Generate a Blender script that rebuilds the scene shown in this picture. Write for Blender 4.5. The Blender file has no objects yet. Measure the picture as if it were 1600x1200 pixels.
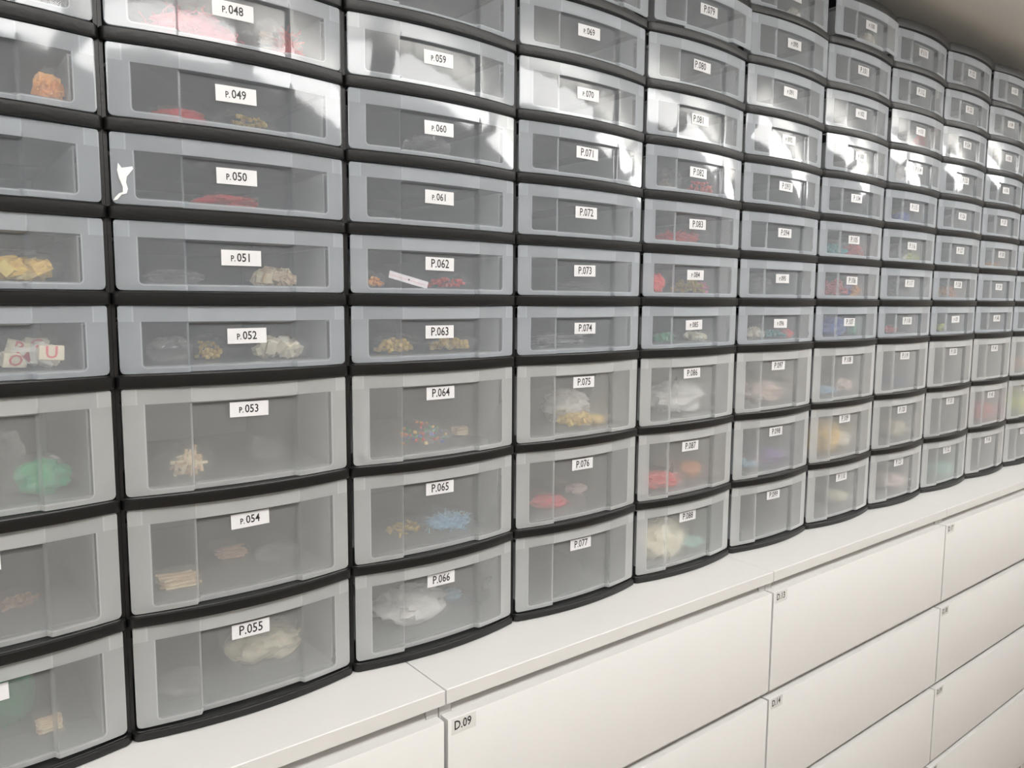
import bpy, math, random
from mathutils import Vector, Matrix, noise
C = bpy.context.scene
COL = C.collection
R = random.Random(7)

# ------------------------------------------------------------------ camera
CAM = Vector((0.10166, -1.00476, 0.54953))
YAW, PITCH, ROLL, FPX = 0.66774, -0.10784, 0.00714, 1217.755
cy, sy, cp, sp = math.cos(YAW), math.sin(YAW), math.cos(PITCH), math.sin(PITCH)
FWD = Vector((sy * cp, cy * cp, sp)); RT = Vector((cy, -sy, 0)); UP = RT.cross(FWD)
RT2 = RT * math.cos(ROLL) + UP * math.sin(ROLL); UP2 = -RT * math.sin(ROLL) + UP * math.cos(ROLL)
cd = bpy.data.cameras.new('camera'); cd.sensor_width = 36; cd.lens = FPX * 36 / 1600; cd.clip_start = 0.02
cam = bpy.data.objects.new('camera', cd); COL.objects.link(cam); C.camera = cam
M = Matrix((RT2, UP2, -FWD)).transposed().to_4x4(); M.translation = CAM; cam.matrix_world = M

# ------------------------------------------------------------------ world and exposure
w = bpy.data.worlds.new('world'); C.world = w; w.use_nodes = True
w.node_tree.nodes['Background'].inputs[0].default_value = (0.9, 0.95, 1, 1)
w.node_tree.nodes['Background'].inputs[1].default_value = 0.25
C.view_settings.view_transform = 'Standard'; C.view_settings.look = 'None'
C.view_settings.gamma = 1; C.view_settings.use_curve_mapping = False
C.view_settings.exposure = 0.80
LAMP = 9.0                                 # radiance of the ceiling panels
C.cycles.transparent_max_bounces = 24

def at(px, py, Y):
    d = FWD * FPX + RT2 * (px - 800) - UP2 * (py - 600)
    return CAM + d * ((Y - CAM.y) / d.y)

# ------------------------------------------------------------------ materials
def nt(name):
    m = bpy.data.materials.new(name); m.use_nodes = True
    t = m.node_tree; t.nodes.clear(); o = t.nodes.new('ShaderNodeOutputMaterial')
    return m, t, o
def node(t, ty, **k):
    n = t.nodes.new(ty)
    for a, b in k.items():
        if a.startswith('i'): n.inputs[int(a[1:])].default_value = b
        else: setattr(n, a, b)
    return n
def mth(t, op, a, b=None, clamp=False):
    n = t.nodes.new('ShaderNodeMath'); n.operation = op; n.use_clamp = clamp
    for i, v in enumerate((a, b)):
        if v is None: continue
        if hasattr(v, 'links'): t.links.new(v, n.inputs[i])
        else: n.inputs[i].default_value = v
    return n.outputs[0]
def plain(name, col, rough=0.5, bump=0.0, bscale=60, var=0.04, spec=0.5, metal=0.0):
    m, t, o = nt(name); p = t.nodes.new('ShaderNodeBsdfPrincipled')
    tc = t.nodes.new('ShaderNodeTexCoord'); nz = node(t, 'ShaderNodeTexNoise'); nz.inputs['Scale'].default_value = bscale
    t.links.new(tc.outputs['Object'], nz.inputs['Vector'])
    mx = node(t, 'ShaderNodeMix', data_type='RGBA')
    mx.inputs[6].default_value = (*[c * (1 - var) for c in col], 1); mx.inputs[7].default_value = (*[min(1, c * (1 + var)) for c in col], 1)
    t.links.new(nz.outputs['Fac'], mx.inputs[0]); t.links.new(mx.outputs[2], p.inputs['Base Color'])
    p.inputs['Roughness'].default_value = rough; p.inputs['Specular IOR Level'].default_value = spec; p.inputs['Metallic'].default_value = metal
    if bump:
        b = node(t, 'ShaderNodeBump'); b.inputs['Strength'].default_value = bump; b.inputs['Distance'].default_value = 0.001
        t.links.new(nz.outputs['Fac'], b.inputs['Height']); t.links.new(b.outputs[0], p.inputs['Normal'])
    t.links.new(p.outputs[0], o.inputs[0]); return m

def plastic(name, hgt=None, a_win=0.2, a_rim=0.3, rough=0.12, gloss=1.0, col=(0.80, 0.83, 0.86), blur=0.0, trans=0.5):
    """translucent polypropylene; with hgt the panel has a thinner clear window and a thick rim line"""
    m, t, o = nt(name); L = t.links.new
    tc = t.nodes.new('ShaderNodeTexCoord'); geo = t.nodes.new('ShaderNodeNewGeometry')
    if hgt:
        zc = (hgt - 0.012 + 0.007) / 2; a, b, r = 0.1205, (hgt - 0.019) / 2, 0.0055
        s = t.nodes.new('ShaderNodeSeparateXYZ'); L(tc.outputs['Object'], s.inputs[0])
        dx = mth(t, 'SUBTRACT', mth(t, 'ABSOLUTE', s.outputs[0]), a - r)
        dz = mth(t, 'SUBTRACT', mth(t, 'ABSOLUTE', mth(t, 'SUBTRACT', s.outputs[2], zc)), b - r)
        ox = mth(t, 'MAXIMUM', dx, 0.0); oz = mth(t, 'MAXIMUM', dz, 0.0)
        ln = mth(t, 'SQRT', mth(t, 'ADD', mth(t, 'MULTIPLY', ox, ox), mth(t, 'MULTIPLY', oz, oz)))
        inn = mth(t, 'MINIMUM', mth(t, 'MAXIMUM', dx, dz), 0.0)
        d = mth(t, 'SUBTRACT', mth(t, 'ADD', ln, inn), r)            # signed distance to the window outline
        rim = mth(t, 'ADD', mth(t, 'MULTIPLY', d, 900.0), 0.5, True)
        ring = mth(t, 'SUBTRACT', 1.0, mth(t, 'MULTIPLY', mth(t, 'ABSOLUTE', mth(t, 'SUBTRACT', d, 0.0005)), 900.0), True)
        # ribs behind the lip: one line at each end and where the grip starts
        inlip = mth(t, 'GREATER_THAN', s.outputs[2], hgt - 0.019)
        ax = mth(t, 'ABSOLUTE', s.outputs[0])
        rib = mth(t, 'MAXIMUM', mth(t, 'LESS_THAN', mth(t, 'ABSOLUTE', mth(t, 'SUBTRACT', ax, 0.129)), 0.0009),
                  mth(t, 'LESS_THAN', mth(t, 'ABSOLUTE', mth(t, 'SUBTRACT', ax, 0.068)), 0.0008))
        rib = mth(t, 'MULTIPLY', rib, inlip)
        cell = mth(t, 'MULTIPLY', inlip, mth(t, 'MULTIPLY', mth(t, 'GREATER_THAN', ax, 0.068), mth(t, 'LESS_THAN', ax, 0.129)))
        al = mth(t, 'ADD', mth(t, 'MULTIPLY', rim, a_rim - a_win), a_win)
        al = mth(t, 'ADD', mth(t, 'MULTIPLY', al, mth(t, 'SUBTRACT', 1.0, inlip)), mth(t, 'MULTIPLY', inlip, a_rim + 0.08))
        al = mth(t, 'SUBTRACT', al, mth(t, 'MULTIPLY', cell, 0.07))
        al = mth(t, 'ADD', al, mth(t, 'MULTIPLY', mth(t, 'MULTIPLY', ring, mth(t, 'SUBTRACT', 1.0, inlip)), 0.16))
        al = mth(t, 'ADD', al, mth(t, 'MULTIPLY', rib, 0.08))
        nz = node(t, 'ShaderNodeTexNoise'); nz.inputs['Scale'].default_value = 14; L(tc.outputs['Object'], nz.inputs['Vector'])
        al = mth(t, 'MULTIPLY', al, mth(t, 'ADD', mth(t, 'MULTIPLY', nz.outputs['Fac'], 0.24), 0.88), True)
    else:
        al = mth(t, 'ADD', 0.0, a_win)
    # light crosses more plastic at a slant, so the sheet looks denser there
    vm = node(t, 'ShaderNodeVectorMath', operation='DOT_PRODUCT'); L(geo.outputs['Incoming'], vm.inputs[0]); L(geo.outputs['Normal'], vm.inputs[1])
    cs = mth(t, 'MAXIMUM', mth(t, 'ABSOLUTE', vm.outputs['Value']), 0.16)
    al = mth(t, 'MINIMUM', al, 0.95)
    if hgt: al = mth(t, 'SUBTRACT', 1.0, mth(t, 'POWER', mth(t, 'SUBTRACT', 1.0, al), mth(t, 'POWER', mth(t, 'DIVIDE', 1.0, cs), 0.70)))
    df = node(t, 'ShaderNodeBsdfDiffuse'); df.inputs[0].default_value = (*col, 1)
    tl = node(t, 'ShaderNodeBsdfTranslucent'); tl.inputs[0].default_value = (*col, 1)
    m1 = node(t, 'ShaderNodeMixShader', i0=trans); L(df.outputs[0], m1.inputs[1]); L(tl.outputs[0], m1.inputs[2])
    tr = node(t, 'ShaderNodeBsdfTransparent')
    thru = tr.outputs[0]
    if blur:
        rf = node(t, 'ShaderNodeBsdfRefraction'); rf.inputs['IOR'].default_value = 1.25; rf.inputs['Roughness'].default_value = 0.22
        mb = node(t, 'ShaderNodeMixShader', i0=blur); L(thru, mb.inputs[1]); L(rf.outputs[0], mb.inputs[2]); thru = mb.outputs[0]
    m2 = node(t, 'ShaderNodeMixShader'); L(al, m2.inputs[0]); L(thru, m2.inputs[1]); L(m1.outputs[0], m2.inputs[2])
    gl = node(t, 'ShaderNodeBsdfGlossy'); gl.inputs['Roughness'].default_value = rough
    fr = node(t, 'ShaderNodeFresnel'); fr.inputs[0].default_value = 1.5
    nb = mth(t, 'SUBTRACT', 1.0, geo.outputs['Backfacing'])
    fc = mth(t, 'MULTIPLY', mth(t, 'MULTIPLY', fr.outputs[0], nb), gloss, True)
    if hgt:
        n2 = node(t, 'ShaderNodeTexNoise'); n2.inputs['Scale'].default_value = 22; L(tc.outputs['Object'], n2.inputs['Vector'])
        bp = node(t, 'ShaderNodeBump'); bp.inputs['Strength'].default_value = 0.12; bp.inputs['Distance'].default_value = 0.0012
        L(n2.outputs['Fac'], bp.inputs['Height']); L(bp.outputs[0], gl.inputs['Normal'])
    m3 = node(t, 'ShaderNodeMixShader'); L(fc, m3.inputs[0]); L(m2.outputs[0], m3.inputs[1]); L(gl.outputs[0], m3.inputs[2])
    L(m3.outputs[0], o.inputs[0]); return m

HS, HD = 0.0811, 0.1305                       # heights of shallow and deep drawer fronts
FRONT = {'shallow': plastic('clear_plastic_front', HS, 0.160, 0.37, 0.055, 1.1, (0.84, 0.895, 0.96)),
         'deep': plastic('frosted_plastic_front', HD, 0.185, 0.41, 0.30, 0.8, (0.93, 0.95, 0.955), blur=0.13)}
M_TRAY = plastic('tray_plastic', None, 0.30, rough=0.25, gloss=0.5)
M_FILM = plastic('bag_film', None, 0.06, rough=0.10, gloss=0.9, col=(0.9, 0.9, 0.9))
M_FILM2 = plastic('crumpled_film', None, 0.11, rough=0.16, gloss=1.5, col=(0.95, 0.95, 0.95))
M_BLACK = plain('black_plastic', (0.004, 0.004, 0.0043), 0.40, 0.3, 220, 0.2)
M_LABEL = plain('label_paper', (0.74, 0.74, 0.76), 0.28)
M_INK = plain('black_ink', (0.012, 0.012, 0.014), 0.4)
M_WHITE = plain('white_foil_board', (0.71, 0.706, 0.70), 0.42, 0.05, 30, 0.01)
M_TAPE = plain('tape_label', (0.75, 0.748, 0.74), 0.3)
M_DARK = plain('shadow_gap_board', (0.30, 0.29, 0.27), 0.6)
M_CEIL = plain('ceiling_paint', (0.90, 0.88, 0.83), 0.9, 0.2, 90, 0.02)
M_WALL = plain('wall_paint', (0.84, 0.82, 0.78), 0.9, 0.2, 90, 0.02)
M_WALL2 = plain('far_wall_paint', (0.46, 0.42, 0.37), 0.9, 0.2, 90, 0.02)
M_FLOOR = plain('floor_vinyl', (0.32, 0.28, 0.245), 0.45, 0.1, 12, 0.12)
M_ALU = plain('aluminium', (0.75, 0.75, 0.75), 0.3, metal=1.0)
m, t, o = nt('lamp_diffuser'); em = node(t, 'ShaderNodeEmission'); em.inputs[0].default_value = (1, 0.985, 0.96, 1); em.inputs[1].default_value = LAMP
t.links.new(em.outputs[0], o.inputs[0]); M_LAMP = m

# ------------------------------------------------------------------ mesh helpers
class MB:
    def __init__(s): s.v = []; s.f = []; s.m = []
    def add(s, vs, fs, mi=0):
        o = len(s.v); s.v += [tuple(v) for v in vs]; s.f += [tuple(i + o for i in f) for f in fs]; s.m += [mi] * len(fs)
    def box(s, x0, x1, y0, y1, z0, z1, mi=0, bev=0.0, mat=None):
        if bev:
            b = bev; rings = []
            for z, k in ((z0, b), (z0 + b, 0), (z1 - b, 0), (z1, b)):
                X0, X1, Y0, Y1 = x0 + k, x1 - k, y0 + k, y1 - k
                c = b * 0.7
                rings.append([(X0 + c, Y0, z), (X1 - c, Y0, z), (X1, Y0 + c, z), (X1, Y1 - c, z), (X1 - c, Y1, z), (X0 + c, Y1, z), (X0, Y1 - c, z), (X0, Y0 + c, z)])
            s.rings(rings, mi, mat); return
        vs = [Vector(p) for p in ((x0, y0, z0), (x1, y0, z0), (x1, y1, z0), (x0, y1, z0), (x0, y0, z1), (x1, y0, z1), (x1, y1, z1), (x0, y1, z1))]
        if mat: vs = [mat @ v for v in vs]
        s.add(vs, [(0, 3, 2, 1), (4, 5, 6, 7), (0, 1, 5, 4), (1, 2, 6, 5), (2, 3, 7, 6), (3, 0, 4, 7)], mi)
    def rings(s, rings, mi=0, mat=None, cap=True):
        n = len(rings[0]); vs = [Vector(p) for r in rings for p in r]
        if mat: vs = [mat @ v for v in vs]
        fs = [(k * n + i, k * n + (i + 1) % n, (k + 1) * n + (i + 1) % n, (k + 1) * n + i) for k in range(len(rings) - 1) for i in range(n)]
        if cap: fs += [tuple(range(n - 1, -1, -1)), tuple((len(rings) - 1) * n + i for i in range(n))]
        s.add(vs, fs, mi)
    def ball(s, c, r, mi=0, seg=8, mat=None):
        rings = []
        for k in range(1, seg // 2):
            a = math.pi * k / (seg // 2)
            rings.append([(c[0] + r * math.sin(a) * math.cos(b), c[1] + r * math.sin(a) * math.sin(b), c[2] - r * math.cos(a)) for b in [2 * math.pi * i / seg for i in range(seg)]])
        s.rings(rings, mi, mat)
    def tube(s, pts, rad, mi=0, n=6):
        rings = []
        for i, p in enumerate(pts):
            p = Vector(p); d = (Vector(pts[min(i + 1, len(pts) - 1)]) - Vector(pts[max(i - 1, 0)])).normalized()
            u = d.orthogonal().normalized(); v = d.cross(u)
            rings.append([p + (u * math.cos(a) + v * math.sin(a)) * rad for a in [2 * math.pi * k / n for k in range(n)]])
        s.rings(rings, mi)
    def mesh(s, name, mats, smooth=None):
        me = bpy.data.meshes.new(name); me.from_pydata(s.v, [], s.f)
        for m in mats: me.materials.append(m)
        for p, mi in zip(me.polygons, s.m): p.material_index = mi
        me.update()
        if smooth is not None:
            me.polygons.foreach_set('use_smooth', [True] * len(me.polygons)); me.set_sharp_from_angle(angle=math.radians(smooth))
        return me
    def build(s, name, mats, parent=None, smooth=None, loc=(0, 0, 0), kind=None):
        return link(name, s.mesh(name, mats if isinstance(mats, (list, tuple)) else [mats], smooth), parent, loc, kind)
def link(name, me, parent=None, loc=(0, 0, 0), kind=None):
    ob = bpy.data.objects.new(name, me); COL.objects.link(ob); ob.location = loc
    if parent: ob.parent = parent
    if kind: ob['kind'] = kind
    return ob
def thing(name, label, cat, loc=(0, 0, 0), group=None, rz=0):
    e = bpy.data.objects.new(name, None); COL.objects.link(e); e.location = loc; e.rotation_euler.z = rz; e.empty_display_size = 0.05
    e['label'] = label; e['category'] = cat
    if group: e['group'] = group
    return e

_glyph = {}
def glyphs(txt, size, depth=0.0, bold=0.0):
    """triangles of a word, centred, in its own XY plane"""
    k = (txt, size, depth, bold)
    if k in _glyph: return _glyph[k]
    cu = bpy.data.curves.new('t', 'FONT'); cu.body = txt; cu.size = size; cu.extrude = depth; cu.offset = bold; cu.resolution_u = 2
    cu.align_x = 'CENTER'; cu.align_y = 'CENTER'
    ob = bpy.data.objects.new('t', cu); COL.objects.link(ob); bpy.context.view_layer.update()
    me = bpy.data.meshes.new_from_object(ob.evaluated_get(bpy.context.evaluated_depsgraph_get()))
    out = ([v.co.copy() for v in me.vertices], [tuple(p.vertices) for p in me.polygons])
    bpy.data.objects.remove(ob); bpy.data.curves.remove(cu); bpy.data.meshes.remove(me)
    _glyph[k] = out; return out

# ------------------------------------------------------------------ setting
def struct(name, x0, x1, y0, y1, z0, z1, mat):
    b = MB(); b.box(x0, x1, y0, y1, z0, z1); ob = b.build(name, mat); ob['kind'] = 'structure'; return ob
X0, X1, Y0, Y1, ZF, ZC = -2.4, 6.2, -3.3, 0.40, -1.07, 1.335
struct('floor', X0, X1, Y0, Y1, ZF - 0.1, ZF, M_FLOOR)
struct('ceiling', X0, X1, Y0, Y1, ZC, ZC + 0.1, M_CEIL)
struct('wall_back', X0, X1, Y1, Y1 + 0.1, ZF, ZC, M_WALL)
struct('wall_front', X0, X1, Y0 - 0.1, Y0, ZF, ZC, M_WALL2)
struct('wall_left', X0 - 0.1, X0, Y0, Y1, ZF, ZC, M_WALL)
struct('wall_right', X1, X1 + 0.1, Y0, Y1, ZF, ZC, M_WALL)

# ceiling light panels: a row along the aisle
def lamp(x, y, lx, ly, label):
    t = thing('ceiling_light', label, 'ceiling light', (x, y, ZC), 'ceiling light panels')
    a, c = lx / 2, ly / 2
    b = MB()
    for x in (-a + .006, a - .006): b.box(x - .006, x + .006, -c, c, -.139, -.085)
    for x in (-a * .6, a * .6): b.box(x - .015, x + .015, -.015, .015, -.090, 0)
    b.build('housing', M_ALU, t)
    b = MB(); b.box(-a + .012, a - .012, -c + .004, c - .004, -.135, -.090); b.build('diffuser', M_LAMP, t)
for i, x in enumerate((-1.1, 0.25, 1.6, 2.95, 4.3)):
    lamp(x, -1.22, 1.2, 0.24, ('white hanging ceiling light, %s in the row above the aisle' % ['first', 'second', 'third', 'fourth', 'fifth'][i]))

# ------------------------------------------------------------------ drawer parts
HW = 0.1445
def ztop(r): return 0.1456 + 0.1472 * (10 - r) if r >= 8 else 0.44 + 0.0992 * (8 - r)
def bow(x, s=0.0150): return -s * (1 - (x / HW) ** 2)
def sm(a, b, v):
    t = max(0, min(1, (v - a) / (b - a))); return t * t * (3 - 2 * t)
def frec(x, z, h):                                     # how far the grip field is set back under the lip
    return 0.0080 * (1 - sm(0.0650, 0.0705, abs(x))) * (1 - sm(h - 0.0215, h - 0.0190, z))
def fy(x, z, h): return bow(x) + frec(x, z, h)
def front_mesh(kind):
    h = HS if kind == 'shallow' else HD
    xs = [-HW + 0.0007, -0.1425, -0.1405, -0.136, -0.130, -0.122, -0.112, -0.102, -0.092, -0.083, -0.076, -0.0715, -0.0700, -0.0690, -0.0678, -0.0666, -0.0655, -0.062, -0.054, -0.045, -0.036, -0.027, -0.018, -0.009]
    xs = [-HW] + xs + [0] + [-x for x in reversed(xs)] + [HW]
    zs = [0, 0.0006, 0.002, 0.004, 0.008, 0.016] + [0.016 + (h - 0.024 - 0.016) * k / 4 for k in range(1, 5)] + [h - 0.0215, h - 0.0208, h - 0.0202, h - 0.0196, h - 0.0190, h - 0.012, h - 0.005, h - 0.0006, h]
    b = MB(); nx, nz = len(xs), len(zs); T = 0.0022
    def corner(x, z):                                   # rounded lower corners, slight upper ones
        r = 0.006; ex = max(0, abs(x) - (HW - r)); lo = r - math.sqrt(max(0, r * r - ex * ex)) if ex else 0
        r2 = 0.003; e2 = max(0, abs(x) - (HW - r2)); hi = r2 - math.sqrt(max(0, r2 * r2 - e2 * e2)) if e2 else 0
        return lo + (h - hi - lo) * z / h
    V = []
    for side in (0, 1):
        for j, z in enumerate(zs):
            for x in xs:
                zz = corner(x, z); e = 0.0006 if (j in (0, nz - 1) or abs(x) == HW) else 0
                y = fy(x, z, h); V.append((x, y + e if side == 0 else y + T - e, zz))
    n = nx * nz; F = []
    for j in range(nz - 1):
        for i in range(nx - 1):
            a = j * nx + i; F.append((a, a + 1, a + nx + 1, a + nx)); F.append((n + a, n + a + nx, n + a + nx + 1, n + a + 1))
    E = []
    for i in range(nx - 1):
        E.append((i, n + i, n + i + 1, i + 1)); a = (nz - 1) * nx + i; E.append((a, a + 1, n + a + 1, n + a))
    for j in range(nz - 1):
        a = j * nx; E.append((a, a + nx, n + a + nx, n + a)); a = j * nx + nx - 1; E.append((a, n + a, n + a + nx, a + nx))
    b.add(V, F, 0); me_o = len(b.v); b.f += E; b.m += [1] * len(E)
    # the lip returns backwards as a short top flange
    tz = h - 0.0015
    fl = [(x, fy(x, h, h) + T + 0.0002, tz - 0.0015) for x in xs[2:-2]]; bk = [(x, 0.012, tz - 0.0015) for x in xs[2:-2]]
    k = len(fl); vs = fl + bk + [(x, y, tz) for x, y, z in fl] + [(x, y, tz) for x, y, z in bk]
    fs = []
    for i in range(k - 1):
        fs += [(i, k + i, k + i + 1, i + 1), (2 * k + i, 2 * k + i + 1, 3 * k + i + 1, 3 * k + i), (k + i, 3 * k + i, 3 * k + i + 1, k + i + 1)]
    b.add(vs, fs, 1)
    return b.mesh('drawer_front_' + kind, [FRONT[kind], M_EDGE], 40)
M_EDGE = plastic('plastic_edge', None, 0.55, rough=0.2, gloss=0.8, col=(0.88, 0.90, 0.92))
def tray_mesh(kind):
    h = (HS if kind == 'shallow' else HD) - 0.020; b = MB(); T = 0.0018; W = 0.1195; D = 0.335; z0 = 0.0065
    b.box(-W, W, 0.0042, D, z0, z0 + T)
    for s in (-1, 1):
        b.box(min(s * W, s * (W - T)), max(s * W, s * (W - T)), 0.0042, D - T, z0 + T, h - T)
        b.box(min(s * (W - T), s * 0.136), max(s * (W - T), s * 0.136), 0.006, D, h - T, h)
    b.box(-W + T, W - T, D - T, D, z0 + T, h - T)
    # curved apron that carries the tray out to the bowed front
    xs = [-W + 2 * W * i / 24 for i in range(25)]; n = 25
    V = [(x, fy(x, z0, 1) + 0.0026, z) for z in (z0, z0 + T) for x in xs] + [(x, 0.0041, z) for z in (z0, z0 + T) for x in xs]
    F = []
    for i in range(n - 1):
        F += [(i, i + 1, n + i + 1, n + i), (i, 2 * n + i, 2 * n + i + 1, i + 1), (n + i, n + i + 1, 3 * n + i + 1, 3 * n + i)]
    b.add(V, F)
    return b.mesh('drawer_tray_' + kind, [M_TRAY])
F_ME = {k: front_mesh(k) for k in ('shallow', 'deep')}; T_ME = {k: tray_mesh(k) for k in ('shallow', 'deep')}

SMALLP = {48: .3, 49: .3, 50: .3, 51: .3, 52: .3, 53: .3, 54: .3, 59: .3, 60: .3, 61: .3, 69: .6, 70: .8, 84: .8, 85: .8, 90: 1, 91: 1, 92: 1, 95: 1, 96: 1, 100: 1, 102: 1, 103: 1, 113: 1, 129: 1, 133: 1, 134: 1, 135: 1, 136: 1}
LEFT = {80: -0.006, 81: -0.005}
def label_card(n, parent, h):
    rr = random.Random(n * 13 + 1)
    b = MB(); lw, lh = 0.0505, 0.0195
    cx = rr.uniform(-0.0025, 0.0010) + {48: -0.002, 52: 0.005, 53: 0.006, 54: 0.004}.get(n, 0.0) - (0.003 if n > 104 else 0); top = h - (0.0225 if h > 0.1 else 0.0265) - rr.uniform(0, 0.003); cz = top - lh / 2; tilt = rr.uniform(-0.02, 0.02)
    NX = 10; V = []
    def P(u, v, d):
        x = cx + u * math.cos(tilt) - v * math.sin(tilt); z = cz + u * math.sin(tilt) + v * math.cos(tilt)
        return (x, bow(x) + 0.0080 - d, z)
    for d in (0.0003, 0.0006):
        for v in (-lh / 2, lh / 2):
            for i in range(NX + 1): V.append(P(-lw / 2 + lw * i / NX, v, d))
    k = NX + 1; F = []
    for i in range(NX):
        F += [(2 * k + i, 2 * k + i + 1, 3 * k + i + 1, 3 * k + i), (i, k + i, k + i + 1, i + 1), (i, i + 1, 2 * k + i + 1, 2 * k + i), (k + i, 3 * k + i, 3 * k + i + 1, k + i + 1)]
    F += [(0, 2 * k, 3 * k, k), (NX, k + NX, 3 * k + NX, 2 * k + NX)]
    b.add(V, F, 0)
    off = LEFT.get(n, 0.0); num = '%03d' % n
    def put(txt, size, u0, v0, sx=0.86):
        vs, fs = glyphs(txt, size, 0, 0.0002)
        b.add([P(u0 + v.x * sx, v0 + v.y, 0.0008) for v in vs], fs, 1)
    if n in SMALLP:
        put('P.', 0.0105, off - 0.0108, -0.0012, 0.8); put(num, 0.0148, off + 0.0032, 0.0, 0.84)
    else:
        put('P.' + num, 0.0180, off, 0.0, 0.82)
    b.build('label_card', [M_LABEL, M_INK], parent)

# ------------------------------------------------------------------ tower frame
def plan(e=0.0, s=0.0195, w=0.1497, r=0.011, back=0.362):
    """outline of a frame plate seen from above, bowed front with rounded corners"""
    w -= e; pts = []
    def f(x): return -0.003 - s * (1 - (x / w) ** 2) + e
    yr = f(w - r) + 0.0
    for k in range(7):
        a = math.radians(180 + 15 * k); pts.append((-w + r + r * math.cos(a), yr + r + r * math.sin(a)))
    for k in range(1, 24):
        x = -w + r + 2 * (w - r) * k / 24; pts.append((x, f(x)))
    for k in range(7):
        a = math.radians(270 + 15 * k); pts.append((w - r + r * math.cos(a), yr + r + r * math.sin(a)))
    return pts + [(w, back), (-w, back)]
def frame_mesh():
    b = MB()
    def plate(z0, z1, s=0.0195):
        b.rings([[(x, y, z) for x, y in plan(e, s)] for z, e in ((z0, 0.0014), (z0 + 0.0007, 0.0004), (z0 + 0.0018, 0), (z1 - 0.0024, 0), (z1 - 0.0014, 0.0010), (z1 - 0.0013, 0.0026), (z1, 0.0032))])
    plate(0.0005, 0.0125)
    for r in range(0, 11):
        z0 = ztop(r) + 0.0012; z1 = (ztop(r - 1) - (HD if r - 1 >= 8 else HS)) - 0.0008 if r else 1.2575
        plate(z0, z1)
    for s in (-1, 1):
        x0, x1 = sorted((s * 0.1455, s * 0.1498)); b.box(x0, x1, 0.0065, 0.362, 0.010, 1.236)
        for r in range(11):                                    # runners under each tray flange
            z = ztop(r) - 0.0235; x0, x1 = sorted((s * 0.1372, s * 0.1456)); b.box(x0, x1, 0.02, 0.34, z, z + 0.004)
    b.box(-0.1455, 0.1455, 0.355, 0.3605, 0.010, 1.236)
    return b.mesh('frame', [M_BLACK], 35)
FRAME = frame_mesh()
OPEN = {79: 0.012, 100: 0.013, 68: 0.006, 90: 0.004, 103: 0.005, 114: 0.004, 113: 0.004, 133: 0.004}
for c in range(11):
    first = 34 + 11 * c
    pos = ['at the left edge of the photo', 'second from the left', 'third from the left', 'fourth from the left', 'in the middle of the row', 'right of the middle', 'with top drawer pulled out', 'beside the open top drawer', 'fourth from the right', 'second from the right', 'at the far end of the row'][c]
    pos = pos if c != 8 else 'third from the right'
    t = thing('drawer_tower', 'black drawer tower %s, P.%03d to P.%03d' % (pos, first, first + 10), 'drawer tower', (0.3 * c + 0.15, 0, 0), 'black bow-fronted drawer towers')
    link('frame', FRAME, t)
    for r in range(11):
        n = first + r; kind = 'deep' if r >= 8 else 'shallow'; h = HD if r >= 8 else HS
        d = link('drawer', F_ME[kind], t, (0, -OPEN.get(n, 0.0), ztop(r) - h))
        link('tray', T_ME[kind], d)
        label_card(n, d, h)

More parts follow.
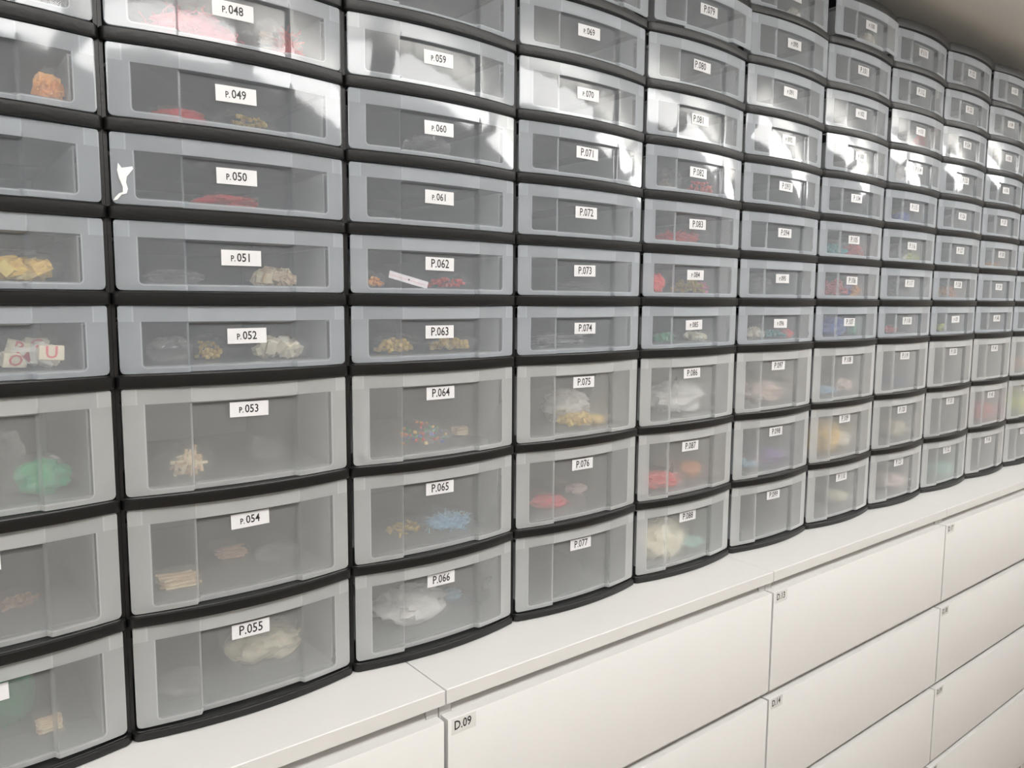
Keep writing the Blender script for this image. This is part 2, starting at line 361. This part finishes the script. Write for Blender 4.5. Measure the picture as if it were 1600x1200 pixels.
# ------------------------------------------------------------------ chests of drawers
CW = 0.8018; CX0 = 0.6804; YF = -0.1252
PIT = 0.2315
def chest(i, first, pos):
    x0 = CX0 + (i - 1) * CW
    t = thing('chest_of_drawers', 'white chest of drawers ' + pos, 'chest of drawers', (x0, 0, 0), 'white chests under the towers')
    g = 0.0011
    b = MB()
    b.box(g, CW - g, YF, 0.355, -0.0225, 0, bev=0.0009)
    b.build('top_panel', M_WHITE, t, 30)
    b = MB()
    b.box(g, 0.021, YF + 0.0195, 0.355, ZF, -0.0227); b.box(CW - 0.021, CW - g, YF + 0.0195, 0.355, ZF, -0.0227)
    b.box(0.021, CW - 0.021, 0.345, 0.355, ZF, -0.0227); b.box(0.021, CW - 0.021, YF + 0.06, 0.345, ZF + 0.04, ZF + 0.055)
    b.build('carcass', M_WHITE, t)
    b = MB(); b.box(0.0212, CW - 0.0212, YF + 0.03, YF + 0.045, ZF, ZF + 0.045); b.build('plinth', M_WHITE, t)
    for k in range(4):
        zt = -0.0465 - PIT * k; zb = zt - PIT + 0.0195 + (0.0 if k < 3 else -0.055)
        e = 0.0034; xa, xb = e, CW - e
        b = MB()
        # front board, its upper edge rolled back into the finger channel
        prof = [(YF + 0.0185, zb), (YF + 0.0008, zb), (YF, zb + 0.0008), (YF, zt - 0.0012), (YF + 0.0009, zt), (YF + 0.0185, zt + 0.0004)]
        b.rings([[(xa, y, z) for y, z in prof], [(xb, y, z) for y, z in prof]])
        c0, c1 = 0.0222, CW - 0.0222
        prof = [(YF + 0.0186, zt - 0.03), (YF + 0.0186, zt + 0.0003), (YF + 0.0205, zt + 0.0040), (YF + 0.026, zt + 0.0095), (YF + 0.034, zt + 0.0135), (YF + 0.044, zt + 0.0150), (YF + 0.044, zt - 0.03)]
        b.rings([[(c0, y, z) for y, z in prof], [(c1, y, z) for y, z in prof]])
        b.box(c0, c1, YF + 0.046, 0.33, zb + 0.02, zb + 0.03); b.box(c0, c0 + 0.012, YF + 0.046, 0.33, zb + 0.03, zt - 0.03); b.box(c1 - 0.012, c1, YF + 0.046, 0.33, zb + 0.03, zt - 0.03)
        d = b.build('drawer', M_WHITE, t, 40)
        bm_ = MB()
        if first is None: continue
        txt = 'D.%02d' % (first + k)
        vs, fs = glyphs(txt, 0.0190, 0, 0.0003)
        cx, cz = 0.0285, zt - 0.0125
        bm_.box(cx - 0.019, cx + 0.024, YF - 0.0004, YF - 0.00005, cz - 0.0125, cz + 0.0115, 0)
        bm_.add([(cx + v.x * 0.82, YF - 0.0006, cz + v.y) for v in vs], fs, 1)
        bm_.build('label_card', [M_TAPE, M_INK], d)
chest(0, None, 'at lower left with no marking in view')
chest(1, 9, 'with drawers marked D.09 and onward')
chest(2, 13, 'with drawers marked D.13 and D.14')
chest(3, 17, 'with drawers marked D.17 to D.19, at lower right')
chest(4, None, 'at the far end under the last tower')

# ------------------------------------------------------------------ what lies in the drawers
_cm = {}
def cmat(col, rough=0.55):
    k = (col, rough)
    if k not in _cm: _cm[k] = plain('coloured_filling', col, rough, 0.3, 120, 0.18)
    return _cm[k]
def rot(rr): return Matrix.Rotation(rr.uniform(0, 6.3), 4, 'Z') @ Matrix.Rotation(rr.uniform(-1.5, 1.5), 4, 'X') @ Matrix.Rotation(rr.uniform(-1.5, 1.5), 4, 'Y')
def dome(rr, a, b, h, m=0.0):
    """a random point in a low heap a x b x h standing on z=0"""
    while 1:
        x, y, z = rr.uniform(-1, 1), rr.uniform(-1, 1), rr.uniform(0, 1)
        if x * x + y * y + z * z < 1: return Vector((x * (a - m), y * (b - m), m + z * max(0.0005, h - 2 * m)))
def blob(a, b, h, seed, rough=0.25, seg=22, pinch=0.0, sc=1.6):
    mb = MB(); rings = []; off = Vector((seed * 3.1, seed * 1.7, 0))
    N = seg // 2
    for k in range(1, N):
        th = math.pi * k / N; ring = []
        for i in range(seg):
            ph = 2 * math.pi * i / seg
            d = Vector((math.sin(th) * math.cos(ph), math.sin(th) * math.sin(ph), -math.cos(th)))
            f = 1 + rough * (noise.noise(d * sc + off) + 0.5 * noise.noise(d * sc * 2.7 + off) + 0.3 * noise.noise(d * sc * 6 + off))
            f = min(f, 1.12)
            px = 1 - pinch * max(0, abs(d.x) - 0.55)
            z = max(-1, d.z * f * 1.25) if d.z < 0 else d.z * f
            ring.append((d.x * f * a, d.y * f * b * px, max(0.0004, h / 2 + z * h / 2 * px)))
        rings.append(ring)
    mb.rings(rings); return mb
def film(t, a, b, h, seed, name='plastic_bag'):
    mb = blob(a * 1.08 + 0.003, b * 1.08 + 0.003, h * 1.1 + 0.002, seed, 0.55, 30, 0.5, 2.4)
    return mb.build(name, M_FILM, t)
NOUN = {'blocks': 'blocks', 'beads': 'beads', 'sticks': 'sticks', 'soft': 'soft stuffing', 'shreds': 'feathers', 'bits': 'craft pieces', 'tiles': 'letter tiles', 'letters': 'wooden letters', 'film': 'wrap'}
SHADE = {'yellow': (0.80, 0.52, 0.10), 'gold': (0.55, 0.38, 0.08), 'orange': (0.85, 0.32, 0.06), 'red': (0.75, 0.05, 0.05), 'pink': (0.85, 0.14, 0.18), 'magenta': (0.65, 0.08, 0.25),
         'green': (0.02, 0.30, 0.14), 'teal': (0.03, 0.32, 0.33), 'aqua': (0.30, 0.68, 0.62), 'blue': (0.05, 0.14, 0.52), 'light blue': (0.30, 0.58, 0.85), 'purple': (0.22, 0.10, 0.45), 'lime': (0.60, 0.70, 0.08),
         'beige': (0.80, 0.60, 0.40), 'cream': (0.88, 0.80, 0.62), 'white': (0.88, 0.87, 0.85), 'grey': (0.35, 0.36, 0.38), 'brown': (0.30, 0.16, 0.08), 'peach': (0.90, 0.55, 0.38), 'clear': (0.8, 0.8, 0.8), 'pale pink': (0.85, 0.66, 0.62), 'peg-coloured': (0.6, 0.1, 0.05)}
def drawer_of(n):
    i = n - 34; c, r = i // 11, i % 11; h = HD if r >= 8 else HS
    return 0.3 * c + 0.15, ztop(r) - h, h
def put(n, kind, colour, px0, px1, ptop, Y=0.06, extra='', zoff=0.0):
    cx, zb, h = drawer_of(n); Y -= OPEN.get(n, 0) + (0.02 if n > 84 and Y > 0.055 else 0.0); fl = zb + 0.0088
    xa = at(px0, ptop + 10, Y).x; xb = at(px1, ptop + 10, Y).x
    xa = max(cx - 0.112, min(xa, cx + 0.09)); xb = min(cx + 0.112, max(xb, cx - 0.09))
    if xb - xa < 0.02: xa, xb = (xb - 0.02, xb) if xb > cx else (xa, xa + 0.02)
    X = (xa + xb) / 2; a = (xb - xa) / 2 * (0.95 if n < 78 else 1.2 if h > 0.1 else 0.9)
    a = min(a, (0.1165 - abs(X - cx) - 0.0035) / (1.08 * 1.12))
    top = at((px0 + px1) / 2, ptop, Y).z
    hh = max(0.018, min(top - fl, h - 0.033)); b = max(0.012, min(a * 0.8, 0.065, Y - 0.008 + OPEN.get(n, 0)))
    seed = n * 7 + int(px0) % 11; rr = random.Random(seed); col = SHADE[colour]
    side = 'left' if X < cx - 0.035 else 'right' if X > cx + 0.035 else 'middle'
    if kind == 'film':
        label = 'crumpled clear plastic bag in the %s of drawer P.%03d' % (side, n); name = 'plastic_bag'; cat = 'bag'
        mb = blob(a, b, hh, seed, 0.6, 36, 0.5, 2.6); ob = mb.build(name, M_FILM2, None, loc=(X, Y, fl))
        ob['label'] = label + extra; ob['category'] = cat; ob['group'] = 'clear bags lying in the drawers'; return
    label = ('clear bag of %s %s in the %s of drawer P.%03d' % (colour, NOUN[kind], side, n)) + extra
    t = thing('bag_of_' + NOUN[kind].replace(' ', '_').replace('-', '_'), label, 'bag', (X, Y, fl), 'craft bags in the drawers')
    m1 = cmat(col); m2 = cmat(tuple(min(1, c * 1.25 + 0.04) for c in col)); m3 = cmat(tuple(c * 0.75 for c in col)); b_ = MB()
    mats = [m1, m2, m3]
    if kind == 'blocks':
        for _ in range(60 if n < 60 else 70):
            s = rr.uniform(0.0055, 0.0085) if n < 60 else rr.uniform(0.0035, 0.006); p = dome(rr, a, b, hh, s * 1.5)
            b_.box(-s * 1.4, s * 1.4, -s, s, -s * 0.8, s * 0.8, rr.randrange(3), mat=Matrix.Translation(p) @ rot(rr))
    elif kind == 'beads':
        for _ in range(90):
            s = rr.uniform(0.0035, 0.0045); b_.ball(dome(rr, a, b, hh, s), s, rr.randrange(3))
    elif kind == 'sticks':
        for _ in range(34):
            L = a * rr.uniform(0.55, 0.85); p = dome(rr, a * 0.25, b, hh, 0.002)
            b_.box(-L, L, -0.0025, 0.0025, -0.001, 0.001, rr.randrange(3), mat=Matrix.Translation(p) @ Matrix.Rotation(rr.uniform(-0.25, 0.25), 4, 'Z') @ Matrix.Rotation(rr.uniform(-0.08, 0.08), 4, 'Y'))
    elif kind == 'shreds':
        for _ in range(330):
            p = dome(rr, a, b, hh, 0.004); d = Vector((rr.uniform(-1, 1), rr.uniform(-1, 1), rr.uniform(-.6, .8))); q = Vector((rr.uniform(-1, 1), rr.uniform(-1, 1), rr.uniform(-1, 1)))
            b_.tube([p, p + d * 0.006 + q * 0.003, p + d * 0.013], rr.uniform(0.0005, 0.0011), rr.randrange(3), 4)
        b2 = blob(a * 0.8, b * 0.75, hh * 0.7, seed, 0.4, 18); b_.add(b2.v, b2.f, 0)
    elif kind == 'letters':
        for i, ch in enumerate('RAENTSILOHMKBYXWD'):
            vs, fs = glyphs(ch, 0.034, 0.0016); Mx = Matrix.Translation(dome(rr, a * 0.8, b * 0.8, hh, 0.008)) @ rot(rr); q = MB(); q.add([Mx @ v for v in vs], fs)
            q.build('wooden_letter', [mats[i % 3]], t)
    elif kind == 'tiles':
        for i, ch in enumerate('ATRENSOLDIKGHMUBPWEUT'):
            p = dome(rr, a, b * 0.9, hh, 0.009); Mx = Matrix.Translation(p) @ Matrix.Rotation(rr.uniform(-.5, .5), 4, 'Z') @ Matrix.Rotation(rr.uniform(-.5, .5), 4, 'Y') @ Matrix.Rotation(rr.uniform(-.5, .5), 4, 'X')
            if n == 41 and ch == 'U' and i < 16:      # the tile whose face reads U, lying against the bag front
                Mx = Matrix.Translation(at(80, 551, 0.006) - Vector((X, Y, fl))) @ Matrix.Rotation(0.06, 4, 'Y')
            q = MB(); q.box(-0.0125, 0.0125, -0.0045, 0.0045, -0.0085, 0.0085, 0, 0.0008, Mx)
            vs, fs = glyphs(ch, 0.019, 0, 0.0003); q.add([Mx @ Vector((v.x, -0.0047, v.y)) for v in vs], fs, 1)
            q.build('letter_tile', [mats[i % 3], cmat((0.60, 0.10, 0.14))], t)
    elif kind == 'bits':
        pal = [cmat(SHADE[k]) for k in ('red', 'orange', 'blue', 'green', 'yellow')] if colour == 'peg-coloured' else mats; mats = pal
        for _ in range(46 if n < 84 else 95):
            p = dome(rr, a, b, hh, 0.004); L = rr.uniform(0.004, 0.009) * (1 if n < 84 else 1.4)
            b_.tube([Vector(p) + Vector((rr.uniform(-1, 1), rr.uniform(-1, 1), rr.uniform(-.5, .5))) * L, p], 0.0018 if n < 84 else 0.0032, rr.randrange(len(mats)), 6)
            if rr.random() < .5: b_.ball(p, 0.0035, rr.randrange(len(mats)))
    else:
        mats = [m1]; b_ = blob(a, b, hh, seed, 0.62, 34, sc=2.3)
    if kind not in ('tiles', 'letters'):
        b_.build('filling', mats, t, 60 if kind in ('soft', 'beads') else None, kind='stuff')
    film(t, a, b, hh, seed)

SPEC = [
 (38, 'blocks', 'orange', 112, 150, 122, .03), (40, 'blocks', 'yellow', -60, 105, 398, .05), (41, 'tiles', 'cream', -20, 125, 524, .045),
 (42, 'soft', 'green', 20, 110, 718, .05), (42, 'film', 'clear', -40, 40, 665, .05), (43, 'bits', 'brown', -10, 70, 925, .09), (44, 'soft', 'green', -60, 50, 1020, .10), (44, 'sticks', 'beige', 52, 105, 1140, .05),
 (48, 'shreds', 'pink', 203, 385, -25, .05), (48, 'shreds', 'red', 425, 500, 40, .05), (48, 'sticks', 'peach', 400, 432, 40, .07), (48, 'film', 'clear', 395, 440, 12, .03),
 (49, 'soft', 'red', 235, 325, 172, .07), (49, 'bits', 'gold', 345, 425, 176, .06), (50, 'soft', 'red', 300, 405, 306, .08),
 (51, 'film', 'clear', 225, 320, 424, .05), (51, 'blocks', 'beige', 385, 480, 424, .07),
 (52, 'film', 'clear', 228, 300, 526, .04), (52, 'bits', 'gold', 300, 352, 526, .06), (52, 'blocks', 'cream', 385, 490, 524, .05),
 (53, 'letters', 'beige', 250, 330, 700, .05), (53, 'film', 'clear', 390, 440, 680, .08), (54, 'sticks', 'beige', 240, 318, 893, .05), (54, 'sticks', 'peach', 335, 388, 860, .12), (54, 'film', 'clear', 395, 470, 850, .07),
 (55, 'soft', 'cream', 345, 500, 975, .09), (55, 'film', 'clear', 225, 330, 1050, .05),
 (60, 'film', 'clear', 632, 700, 212, .05), (62, 'bits', 'orange', 572, 598, 428, .04), (62, 'bits', 'red', 668, 728, 430, .06),
 (63, 'beads', 'gold', 583, 647, 524, .05), (63, 'beads', 'gold', 668, 738, 524, .05), (64, 'bits', 'peg-coloured', 608, 705, 655, .06), (64, 'sticks', 'beige', 705, 790, 690, .08), (65, 'shreds', 'light blue', 655, 745, 800, .06), (65, 'bits', 'gold', 595, 662, 815, .08),
 (66, 'soft', 'white', 585, 690, 920, .08), (66, 'soft', 'light blue', 690, 765, 925, .10),
 (73, 'film', 'clear', 870, 935, 438, .05), (74, 'sticks', 'grey', 832, 910, 520, .06), (75, 'soft', 'white', 850, 970, 606, .10), (75, 'blocks', 'yellow', 868, 948, 642, .05),
 (76, 'soft', 'pink', 832, 882, 782, .06), (76, 'soft', 'pale pink', 885, 950, 765, .10), (82, 'bits', 'red', 1072, 1122, 276, .05), (82, 'film', 'clear', 1028, 1062, 245, .05), (82, 'bits', 'brown', 1030, 1050, 262, .09),
 (83, 'shreds', 'red', 1020, 1090, 360, .06), (84, 'soft', 'red', 1017, 1036, 428, .03), (84, 'bits', 'gold', 1052, 1098, 433, .06), (84, 'bits', 'magenta', 1100, 1132, 440, .06),
 (85, 'blocks', 'green', 1020, 1052, 520, .05), (85, 'blocks', 'cream', 1068, 1115, 521, .05), (86, 'soft', 'white', 1018, 1100, 596, .09), (86, 'soft', 'peach', 1100, 1135, 598, .09),
 (87, 'soft', 'red', 1008, 1050, 738, .06), (87, 'soft', 'orange', 1062, 1128, 716, .08), (88, 'soft', 'cream', 1004, 1055, 812, .06), (88, 'soft', 'aqua', 1052, 1098, 842, .07),
 (89, 'blocks', 'cream', 1225, 1262, 12, .05), (95, 'film', 'clear', 1168, 1200, 432, .05), (96, 'blocks', 'cream', 1166, 1190, 509, .05), (96, 'bits', 'teal', 1191, 1222, 516, .05), (96, 'bits', 'red', 1226, 1262, 518, .06),
 (97, 'soft', 'pale pink', 1163, 1212, 594, .09), (98, 'bits', 'light blue', 1150, 1180, 716, .05), (98, 'soft', 'purple', 1184, 1212, 700, .05), (98, 'soft', 'green', 1212, 1246, 690, .05), (98, 'bits', 'magenta', 1172, 1184, 722, .04),
 (100, 'soft', 'cream', 1345, 1390, 52, .05), (103, 'blocks', 'cream', 1333, 1362, 256, .06), (105, 'bits', 'teal', 1290, 1314, 378, .06), (105, 'bits', 'red', 1316, 1355, 381, .06),
 (106, 'bits', 'pink', 1288, 1318, 428, .05), (106, 'bits', 'purple', 1319, 1336, 440, .08), (106, 'bits', 'orange', 1337, 1362, 444, .06), (107, 'soft', 'blue', 1280, 1312, 494, .05), (107, 'soft', 'green', 1326, 1366, 500, .04),
 (108, 'soft', 'light blue', 1276, 1296, 604, .05), (108, 'soft', 'pale pink', 1304, 1348, 590, .07), (109, 'soft', 'yellow', 1270, 1296, 654, .05), (109, 'soft', 'white', 1300, 1336, 672, .05), (110, 'soft', 'cream', 1292, 1328, 764, .07),
 (113, 'bits', 'red', 1428, 1448, 203, .06), (114, 'soft', 'white', 1394, 1414, 255, .04), (115, 'soft', 'blue', 1398, 1425, 332, .09), (116, 'bits', 'lime', 1414, 1452, 395, .06), (116, 'film', 'clear', 1385, 1412, 385, .06), (117, 'film', 'clear', 1384, 1440, 424, .05),
 (118, 'bits', 'red', 1379, 1396, 511, .05), (119, 'soft', 'blue', 1382, 1400, 592, .08), (119, 'soft', 'white', 1402, 1430, 600, .09), (120, 'soft', 'cream', 1384, 1420, 656, .07), (121, 'soft', 'pale pink', 1372, 1408, 738, .07),
 (126, 'film', 'clear', 1475, 1520, 335, .05), (128, 'bits', 'orange', 1463, 1486, 446, .05), (128, 'bits', 'beige', 1488, 1504, 452, .07), (129, 'bits', 'lime', 1460, 1472, 510, .05),
 (132, 'soft', 'aqua', 1444, 1488, 718, .07), (138, 'bits', 'orange', 1533, 1552, 410, .05), (142, 'soft', 'pink', 1521, 1536, 628, .07), (142, 'soft', 'aqua', 1538, 1556, 640, .07),
 (152, 'soft', 'peach', 1580, 1604, 560, .07), (153, 'soft', 'lime', 1576, 1590, 606, .06), (153, 'soft', 'orange', 1592, 1606, 612, .06),
]
for s in SPEC: put(*s)

# torn scrap of white paper sticking to the front of P.050
cx, zb, h = drawer_of(50)
pts = [(184, 254), (190, 262), (207, 260), (208, 264), (198, 276), (197, 285), (200, 295), (198, 302), (190, 304), (183, 312), (177, 313), (180, 308), (186, 302), (192, 300), (192, 292), (186, 278), (183, 266)]
def onfront(px, py, off):
    y = -0.005
    for _ in range(6):
        p = at(px, py, y); y = fy(p.x - cx, p.z - zb, h) - off
    return at(px, py, y)
b = MB(); A = [onfront(x, y, 0.0003) for x, y in pts]; B = [onfront(x, y, 0.0012) for x, y in pts]
k = len(A); b.rings([A, B]); ob = b.build('paper_scrap', cmat((0.86, 0.86, 0.85)))
ob['label'] = 'torn scrap of white paper stuck on the left of drawer P.050'; ob['category'] = 'paper'

# pale ruler with a hole, lying against the front inside P.062
cx, zb, h = drawer_of(62)
a_ = at(608, 428, 0.0); c_ = at(668, 446, 0.0)
L = (c_ - a_).length / 2; ang = math.atan2(c_.z - a_.z, c_.x - a_.x)
b = MB(); q = [(math.cos(k * math.pi / 5) * .0016, math.sin(k * math.pi / 5) * .0016) for k in range(10)]
b.box(-L, L, -0.0005, 0.0005, -0.0052, 0.0052, 0); b.rings([[(x, -0.0007, z) for x, z in q], [(x, -0.0005, z) for x, z in q]], 1)
b.box(-L, L, -0.0007, -0.0005, -0.0008, -0.0003, 2)
ob = b.build('ruler', [cmat((0.72, 0.68, 0.72)), M_INK, cmat((0.75, 0.25, 0.25))], loc=((a_.x + c_.x) / 2, 0.0, (a_.z + c_.z) / 2)); ob.rotation_euler.y = -ang
ob['label'] = 'pale tilted strip with a small hole inside drawer P.062'; ob['category'] = 'ruler'
